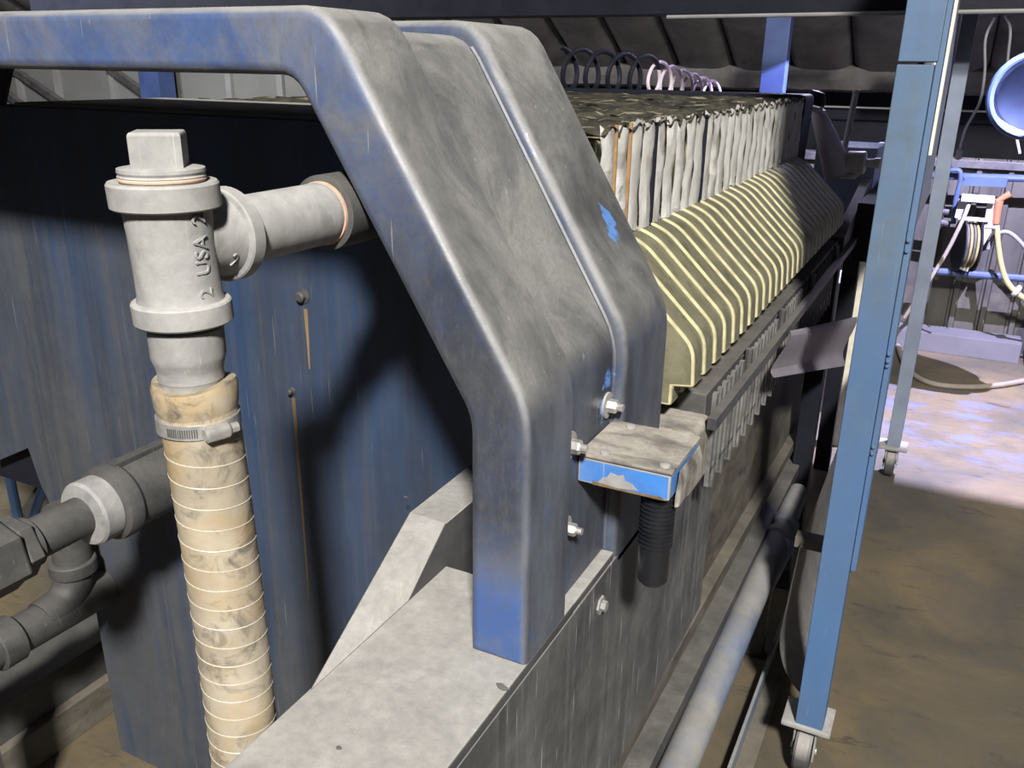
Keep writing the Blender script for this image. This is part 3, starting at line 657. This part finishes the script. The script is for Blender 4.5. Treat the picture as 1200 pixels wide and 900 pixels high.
def cloth_top_mesh(seed):
    b = BM(); nx, ny = 46, 5; G = []
    for i in range(nx+1):
        x = -.482-1.17*(i/nx)**1.3; row = []
        for j in range(ny+1):
            t = j/ny*2-1
            row.append(b.verts.new((x, t*.0285+.003*noise.noise((i*.5, seed*4.1, 0)), 1.506+.008*(1-t*t)+.012*noise.noise((i*.55, j*1.2, seed*3.7)))))
        G.append(row)
    for A, B in zip(G, G[1:]):
        for j in range(ny): b.faces.new((A[j], A[j+1], B[j+1], B[j]))
    bmesh.ops.solidify(b, geom=b.faces[:], thickness=.006)
    return b
def store(b, name, mt):
    finish(b); me = bpy.data.meshes.new(name); b.to_mesh(me); b.free(); me.materials.append(mt); return me
cms = [store(cloth_mesh(k+1), 'filter_cloth', M['cloth']) for k in range(9)]
tms = [store(cloth_top_mesh(k+1), 'cloth_top', M['cloth_top']) for k in range(7)]
bb = BM(); box(bb, -.489, -.4835, -.002, .002, 1.345, 1.517); bind = store(bb, 'cloth_binding', M['brown'])
bb = BM(); box(bb, -.492, -.4825, -.004, .004, 1.34, 1.512); bindk = store(bb, 'cloth_binding', M['black'])
bb = BM(); box(bb, -.3175, -.3095, -.024, -.010, .905, 1.080); box(bb, -.3175, -.3095, .010, .020, .89, 1.080); box(bb, -.40, -.3095, -.024, .02, .93, .94); tab = store(bb, 'lower_tab', M['iron_mid'])
ORD = 'first second third fourth fifth sixth seventh eighth ninth tenth eleventh twelfth thirteenth fourteenth fifteenth sixteenth seventeenth eighteenth nineteenth twentieth twenty-first twenty-second twenty-third twenty-fourth twenty-fifth twenty-sixth twenty-seventh'.split()
for k in range(NPL):
    y = PY0+.028+k*PITCH
    t = thing('filter_plate', (-.40, y, .93), 'cream filter plate with white cloth, %s from the blue end frame' % ORD[k], 'filter plate', 'filter plates in the press stack')
    def part(name, me, dz=0):
        o = bpy.data.objects.new(name, me); COL.objects.link(o); o.parent = t; o.location = (.40, 0, -.93+dz); return o
    weight(part('plate_body', pme)); o = part('filter_cloth', cms[(k*5) % 9], random.uniform(-.006, .004)); o.rotation_euler.z = 0
    part('cloth_top', tms[(k*3) % 7])
    if k > 1: part('lower_tab', tab)
    if k in (0, 1): part('cloth_binding', bind).location.y = .0285
    elif k in (3, 8): part('cloth_binding', bindk).location.y = .027

# ================================================================== PIPES AND RAIL AT THE RIGHT OF THE PRESS
bp = thing('guide_pipe', (-.307, 1.8, 0), 'dusty pale pipe with worn blue paint lying along the press', 'pipe')
obj('pipe', quick(tube, [(-.307, .95, .30), (-.307, 2.38, .30)], .036, 24), M['pale_pipe'], bp)
obj('pipe_end', quick(tube, [(-.307, 2.38, .30), (-.307, 2.55, .30), (-.307, 2.72, .30)], [.03, .034, .03], 20), M['pale_pipe'], bp)
for y in (2.36, 2.45):
    obj('pipe_ring', quick(lathe, [(.036, 0), (.044, .004), (.044, .03), (.036, .034)], (-.307, y, .30), (0, 1, 0), 24), M['pale_pipe'], bp)
for y in (1.0, 2.2, 2.6): obj('pipe_foot', quick(box, -.33, -.285, y, y+.04, 0, .27), M['dark_steel'], bp)
obj('brace', quick(tube, [onZ(872, 742, .10), onZ(880, 715, .13), onX(924, 632, -.275)], [.008, .03, .026], 20), M['blue_worn'], bp)
fr = thing('floor_rail', (-.235, 2., 0), 'pale steel angle rail on the floor beside the cart', 'rail')
obj('rail_web', quick(box, -.262, -.254, 1.2, 4.0, 0, .055), M['pale_pipe'], fr, bev=.001)
obj('rail_flange', quick(box, -.254, -.212, 1.2, 4.0, 0, .008), M['tray'], fr, bev=.001)

# ================================================================== BLUE ROLLING FRAME
ct_ = thing('rolling_frame', (-.1, 2.7, 0), 'light blue steel rolling frame on casters beside the press', 'frame')
PX0, PX1 = -.137, -.075
b = BM(); box(b, PX0, PX1, 1.785, 1.855, .157, 1.612); obj('post', b, M['post'], ct_, bev=.003)
b = BM(); box(b, PX0+.001, PX1+.004, 1.780, 1.860, 1.616, 2.30); obj('post_sleeve', b, M['post'], ct_, bev=.003)
b = BM(); box(b, PX1+.0005, PX1+.012, 1.80, 1.86, .58, 2.3); obj('edge_angle', b, M['post'], ct_, bev=.002)
for z in (1.05, 1.06, 1.075, .86, .875, 1.28, 1.30):
    b = BM(); lathe(b, [(.004, 0), (.0045, .003), (.002, .006)], (PX1+.005, 1.80, z), (0, -1, 0), 8); obj('weld_spot', b, M['post'], ct_)
b = BM(); box(b, -.094, -.042, 3.67, 3.73, .14, 2.3); obj('post', b, M['lavender'], ct_, bev=.003)
b = BM(); box(b, -.0975, -.070, 2.26, 2.30, 1.42, 2.19); obj('edge_strip', b, M['cream'], ct_, bev=.002)
b = BM(); box(b, -.104, -.098, 1.86, 3.66, 1.17, 2.25); obj('shade_panel', b, M['lavender'], ct_)  # added panel that keeps the work light off the far plates
b = BM(); box(b, -.11, -.06, 1.86, 3.67, 2.2, 2.26); obj('top_rail', b, M['post'], ct_, bev=.003)
def caster(x, y, zp, s=1):
    b = BM(); box(b, x-.056*s, x+.056*s, y-.05*s, y+.05*s, zp-.014, zp); pl_ = obj('caster_plate', b, M['iron'], ct_, bev=.004)
    b = BM(); box(b, x-.026, x-.022, y-.02, y+.02, .04, zp-.014); box(b, x+.022, x+.026, y-.02, y+.02, .04, zp-.014); box(b, x-.026, x+.026, y-.025, y+.025, zp-.026, zp-.0145); obj('caster_fork', b, M['iron'], pl_)
    b = BM(); R = .058; lathe(b, [(R*.4, -.019), (R*.9, -.019), (R, -.013), (R, .013), (R*.9, .019), (R*.4, .019)], (x, y, R), (1, 0, 0), 28); wh = obj('caster_wheel', b, M['plate_dust'], pl_)
    b = BM(); lathe(b, [(.008, -.03), (.008, .03)], (x, y, R), (1, 0, 0), 10)
    obj('axle', b, M['steel'], pl_)
caster(-.112, 1.83, .157); caster(-.07, 3.70, .14)
# curved splash tray hung behind the near post
n = 14; sec = []
for i in range(n+1):
    a = i/n; ang = PI*(1.0-.05)+a*PI*.46
    sec.append((-.085+.125*math.cos(ang), .31+.175*math.sin(ang)))
sec = [(-.195, .55)]+sec
b = BM(); A = [b.verts.new((x, 1.90, z)) for x, z in sec]; B = [b.verts.new((x, 3.66, z)) for x, z in sec]
for i in range(len(sec)-1): b.faces.new((A[i], A[i+1], B[i+1], B[i]))
bmesh.ops.solidify(b, geom=b.faces[:], thickness=.004)
obj('splash_tray', b, M['iron'], ct_)
b = BM(); box(b, -.21, -.10, 1.93, 1.97, .535, .56); obj('tray_bracket', b, M['tray'], ct_)

# ================================================================== FAR END OF THE PRESS
arm = thing('clamp_lever', (-.40, 3.25, 1.2), 'pale tapered lever arm at the far end of the stack', 'lever')
b = BM(); pa, pb2 = onY(957, 128, 3.25), onY(984, 205, 3.25)
tube(b, [pa, pb2], [.022, .052], 20); obj('lever_bar', b, M['violet'], arm)
b = BM(); q = onY(955, 118, 3.22); lathe(b, [(.0, .034), (.022, .03), (.034, .012), (.036, 0), (.036, -.012)], q, (.25, 0, 1), 20); obj('knob', b, M['black'], arm)
b = BM(); lathe(b, [(.045, -.03), (.045, -.02)], q, (.25, 0, 1), 20); obj('knob_flange', b, M['violet'], arm)
b = BM(); q = onY(993, 190, 3.25); lathe(b, [(.036, 0), (.038, .004), (.038, .055), (.030, .06), (.014, .06), (.014, .085), (.018, .087), (.018, .105)], q, (1, 0, .02), 20); obj('roller', b, M['white_plastic'], arm)
b = BM(); tube(b, [onY(985, 205, 3.25), onY(1000, 206, 3.25), onY(1010, 198, 3.25)], .012, 10); obj('link', b, M['white_plastic'], arm)
b = BM(); tube(b, [onY(988, 182, 3.45), onY(1003, 109, 3.45)], .0105, 10); lathe(b, [(.011, 0), (.013, .004), (.011, .01)], onY(1003, 109, 3.45), (0, 0, 1), 10)
tag(obj('lever_rod', b, M['grey']), 'thin grey upright rod behind the lever arm', 'rod')
b = BM(); p = onY(985, 178, 3.6); box(b, p.x-.09, p.x+.13, 3.6, 3.9, 1.03, p.z+.02)
tag(obj('drive_box', b, M['lavender'], bev=.005), 'blue grey housing behind the lever arm', 'housing')
# pale sheet draped under the rail
b = BM(); c4 = [onX(903, 446, -.30), onX(924, 388, -.30), onX(1003, 372, -.275), onX(985, 436, -.275)]
c4 = [Vector((-.30, 2.02, .74)), Vector((-.33, 2.30, .90)), Vector((-.25, 3.35, .70)), Vector((-.22, 3.05, .56))]
NX = 10; G = []
tl_, bl_, tr_, br_ = onX(925, 388, -.277), onX(903, 446, -.277), onX(1002, 373, -.25), onX(986, 432, -.25)
for i in range(NX+1):
    row = []
    for j in range(NX+1):
        s, t2 = i/NX, j/NX; top = tl_.lerp(tr_, s); bot = bl_.lerp(br_, s); p = top.lerp(bot, t2)
        p = p+Vector((.01, 0, .012))*math.sin(t2*PI*2.2+.6*s); row.append(b.verts.new(p))
    G.append(row)
for A, B in zip(G, G[1:]):
    for j in range(NX): b.faces.new((A[j], A[j+1], B[j+1], B[j]))
bmesh.ops.solidify(b, geom=b.faces[:], thickness=.004)
tag(obj('draped_sheet', b, M['violet']), 'pale violet sheet sagging between the press rail and the blue cart', 'sheet')
# small cabinet and valve behind the cart post
b = BM(); p = onY(1000, 355, 4.3); box(b, p.x-.16, p.x+.07, 4.3, 4.6, 0, p.z+.09)
tag(obj('cabinet', b, M['grey'], bev=.005), 'grey metal cabinet beyond the draped sheet', 'cabinet')
b = BM(); p = onY(1015, 280, 3.5); box(b, p.x-.05, p.x+.03, 3.5, 3.58, p.z-.05, p.z+.05); tube(b, [(p.x, 3.49, p.z), (p.x, 3.44, p.z)], .02, 10)
tag(obj('limit_switch', b, M['col_blue'], bev=.004), 'small blue switch box under the far rail', 'switch')
b = BM(); p = onY(1027, 215, 3.9); box(b, p.x-.03, p.x+.03, 3.9, 3.96, 0, p.z+.12)
tag(obj('stand_post', b, M['cream'], bev=.004), 'slim yellowish upright standing left of the blue cart post', 'post')
# coiled hose above the stack
b = BM(); C0 = [Vector((-1.46, 3.30, 1.60)), Vector((-1.30, 3.36, 1.598)), Vector((-1.13, 3.55, 1.56)), Vector((-1.02, 3.95, 1.535)), Vector((-1.0, 4.5, 1.52))]
def coil(c0, c1, turns, r0, r1, ph=0):
    pts = []; n = int(turns*28); u = Vector((0, 0, 1)); v = Vector((.26, .965, 0))
    for i in range(n+1):
        t = i/n; a = 2*PI*turns*t+ph; r = r0+(r1-r0)*t
        pts.append(c0.lerp(c1, t)+u*math.cos(a)*r+v*math.sin(a)*r*1.0)
    return pts
ch = thing('coiled_air_hose', (-1.2, 3.6, 1.5), 'coiled air hose, unlit part coloured black and lit part pale pink, above the far head', 'hose')
k0, k1, k2 = onY(655, 80, 3.25), onY(762, 88, 3.5), onY(838, 112, 4.3)
obj('unlit_coil', quick(tube, coil(k0, k1, 4.2, .076, .07), .0095, 8), M['black'], ch)  # turns out of the light, painted black
obj('lit_coil', quick(tube, coil(k1, k2, 6.2, .062, .060, 2*PI*.2), .007, 8), M['lit_pink'], ch)  # same hose where the lamp reaches it, painted pale

# ================================================================== FAR WALL FITTINGS (right)
YW = 5.66
b = BM(); box(b, -.7, .475, YW, YW+.2, 0, .118); tag(obj('kerb', b, M['kerb'], bev=.004), 'lavender grey kerb along the foot of the far wall', 'kerb')
b = BM(); box(b, .505, .70, YW-.05, YW+.15, 0, .30); tag(obj('bollard', b, M['kerb'], bev=.005), 'grey block at the right end of the kerb', 'block')
rk = thing('hose_rack', (.1, YW, .4), 'blue tubular rack on the far wall behind the hose reel', 'rack')
def w5(u, v, y=YW): return onY(u, v, y)
obj('rack_tube', quick(tube, [w5(1075, 316), w5(1290, 334)], .022, 10), M['blue_tube'], rk)
obj('rack_tube', quick(tube, bez([w5(1090, 207), w5(1118, 199), w5(1126, 206), w5(1120, 235), w5(1117, 262)], 5), .014, 10), M['blue_tube'], rk)
obj('rack_tube', quick(tube, [w5(1100, 206, YW+.05), w5(1290, 212, YW+.05)], .02, 10), M['blue_tube'], rk)
obj('rack_plate', quick(obar, w5(1130, 212), w5(1180, 214), .01, .05), M['blue_tube'], rk)
obj('rack_clip', quick(tube, [w5(1092, 247), w5(1112, 249)], .018, 10), M['dark_steel'], rk)
obj('rack_clip', quick(tube, [w5(1092, 259), w5(1114, 263)], .018, 10), M['dark_steel'], rk)
rl = thing('hose_reel', w5(1135, 290), 'white wall bracket hose reel with wound hose', 'hose reel')
y5 = YW-.06
pl0, pr0 = w5(1128, 228, y5), w5(1162, 229, y5)
obj('bracket_top', quick(box, pl0.x-.005, pr0.x+.02, y5-.08, y5+.06, pl0.z-.03, pl0.z), M['white_plastic'], rl, bev=.006)
obj('bracket_side', quick(obar, (pr0.x+.015, y5-.02, pl0.z-.02), (pr0.x+.02, y5-.02, pl0.z-.17), .05, .06), M['white_plastic'], rl, bev=.006)
obj('bracket_side', quick(obar, (pr0.x+.02, y5-.02, pl0.z-.16), (pr0.x-.07, y5-.02, pl0.z-.42), .04, .05), M['white_plastic'], rl, bev=.006)
obj('bracket_side', quick(obar, (pl0.x+.01, y5-.02, pl0.z-.02), (pl0.x+.005, y5-.02, pl0.z-.13), .025, .05), M['white_plastic'], rl, bev=.004)
obj('guide_frame', quick(box, pl0.x, pr0.x+.01, y5-.06, y5-.03, pl0.z-.135, pl0.z-.115), M['white_plastic'], rl, bev=.004)
cr = w5(1133, 287, y5)
b = BM(); lathe(b, [(.04, -.045), (.15, -.045), (.15, -.038), (.11, -.034), (.11, .034), (.15, .038), (.15, .045), (.04, .045)], cr, (1, .25, 0), 28); obj('reel_drum', b, M['black'], rl)
for k in range(4):
    b = BM(); cx_ = Vector((1, .25, 0)).normalized()*(-.026+.0175*k)+cr; lathe(b, [(.11, -.008), (.128, -.006), (.133, 0), (.128, .006), (.11, .008)], cx_, (1, .25, 0), 28); obj('hose_turn', b, M['yellow_hose'] if k % 2 else M['tray'], rl)
b = BM(); lathe(b, [(.0, 0), (.03, 0), (.05, .006), (.09, .008)], cr+Vector((.05, .01, 0)), (1, .25, 0), 20, False); obj('reel_face', b, M['white_plastic'], rl)
b = BM(); tube(b, bez([w5(1136, 238, y5-.05), w5(1128, 258, y5-.09), w5(1108, 298, y5-.1), w5(1080, 342, y5-.1), w5(1060, 372, y5-.08)], 6), .011, 10)
tag(obj('loose_hose', b, M['cream_hose']), 'beige hose hanging from the reel to the lower left', 'hose')
nz = thing('spray_nozzle', w5(1170, 262, y5), 'orange spray nozzle with yellow hose hanging beside the reel', 'nozzle')
obj('nozzle_grip', quick(tube, [w5(1167, 262, y5-.04), w5(1169, 245, y5-.04), w5(1171, 235, y5-.04)], [.018, .021, .023], 12), M['orange'], nz)
obj('nozzle_head', quick(tube, [w5(1168, 236, y5-.04), w5(1177, 231, y5-.04), w5(1184, 227, y5-.04)], [.014, .017, .019], 12), M['orange'], nz)
obj('ferrule', quick(lathe, [(.017, 0), (.017, .018)], w5(1167, 264, y5-.04), (0, 0, -1), 12), M['white_plastic'], nz)
obj('yellow_hose', quick(tube, bez([w5(1168, 264, y5-.04), w5(1170, 290, y5-.04), w5(1176, 320, y5-.04), w5(1188, 340, y5-.04), w5(1215, 356, y5-.04), w5(1260, 362, y5-.04)], 6), .015, 10), M['yellow_hose'], nz)
obj('hose_knob', quick(lathe, [(.03, -.012), (.036, -.006), (.036, .006), (.03, .012)], w5(1191, 341, y5-.04), (1, 0, -.5), 16), M['violet'], nz)
b = BM(); tube(b, bez([w5(1158, 292, y5+.02), w5(1165, 277, y5+.02), w5(1180, 272, y5+.02), w5(1197, 285, y5+.02), w5(1225, 320, y5+.02)], 6), .012, 10)
tag(obj('grey_hose', b, M['grey']), 'grey hose arching behind the orange nozzle', 'hose')
fp = [onZ(u, v, .016) for u, v in ((1052, 405), (1062, 430), (1085, 447), (1120, 453), (1165, 452), (1215, 443), (1260, 430))]
b = BM(); tube(b, bez(fp, 8), .0145, 10); tag(obj('floor_hose', b, M['cream_hose']), 'cream hose looping across the far floor', 'hose')
# round drum at the top right
dr = thing('round_drum', (.25, 4.6, 1.3), 'pale blue round drum end at the upper right edge', 'drum')
dc = onY(1212, 112, 4.6)
b = BM(); lathe(b, [(.0, -.06), (.150, -.06), (.165, -.045), (.165, .05)], dc, (-.15, -1, 0), 40, False); obj('drum_face', b, M['lavender'], dr)
b = BM(); tube(b, [dc+Vector((math.cos(a)*.172, -.03, math.sin(a)*.172)) for a in [2*PI*k/40 for k in range(41)]], .017, 10); obj('drum_rim', b, M['blue_tube'], dr)
obj('drum_hanger', quick(box, dc.x-.03, dc.x+.03, 4.62, 4.68, dc.z+.1, 2.42), M['dark_steel'], dr)
for k, (uv, lab) in enumerate(((((1166, 20), (1155, 45), (1154, 85), (1148, 120), (1132, 150), (1124, 178)), 'thin grey cable hanging left of the round drum'), (((1178, 18), (1184, 35), (1181, 70), (1180, 100), (1186, 135), (1195, 180)), 'thin grey cable hanging in front of the round drum'))):
    b = BM(); tube(b, bez([onY(u, v, 4.95) for u, v in uv], 6), .0062, 8)
    if k == 0: lathe(b, [(.006, 0), (.014, -.01), (.014, -.05), (.004, -.055)], onY(1125, 174, 4.95), (0, 0, 1), 10)
    tag(obj('hanging_cable', b, M['grey']), lab, 'cable')
b = BM(); p = onY(1160, 17, 4.95); box(b, p.x-.3, p.x+.6, 4.92, 5.0, p.z, p.z+.06); tag(obj('trim_5', b, M['insul']), 'dark header the cables hang from', 'header', kind='structure')

# flakes on the dusty plate
for k, (u, v, r, lab) in enumerate(((502, 551, .009, 'small grey flake lying beside the gusset on the base plate'), (475, 583, .004, 'tiny crumb near the gusset ramp'), (588, 806, .008, 'crumbling lump at the foot of the blue leg'), (397, 877, .004, 'tiny dark crumb at the front of the base plate'))):
    p = onZ(u, v, ZB); b = BM(); n_ = 7
    ring = [(p.x+math.cos(2*PI*i/n_)*r*(1+.35*math.sin(i*2.3+k)), p.y+math.sin(2*PI*i/n_)*r*.55*(1+.3*math.cos(i*1.7+k))) for i in range(n_)]
    prism(b, ring, 'Z', ZB+.0003, ZB+.0003+r*.28)
    tag(obj('debris_flake', b, M['dark_steel'], bev=r*.06, seg=1), lab, 'debris', 'crumbs on the dusty base plate')
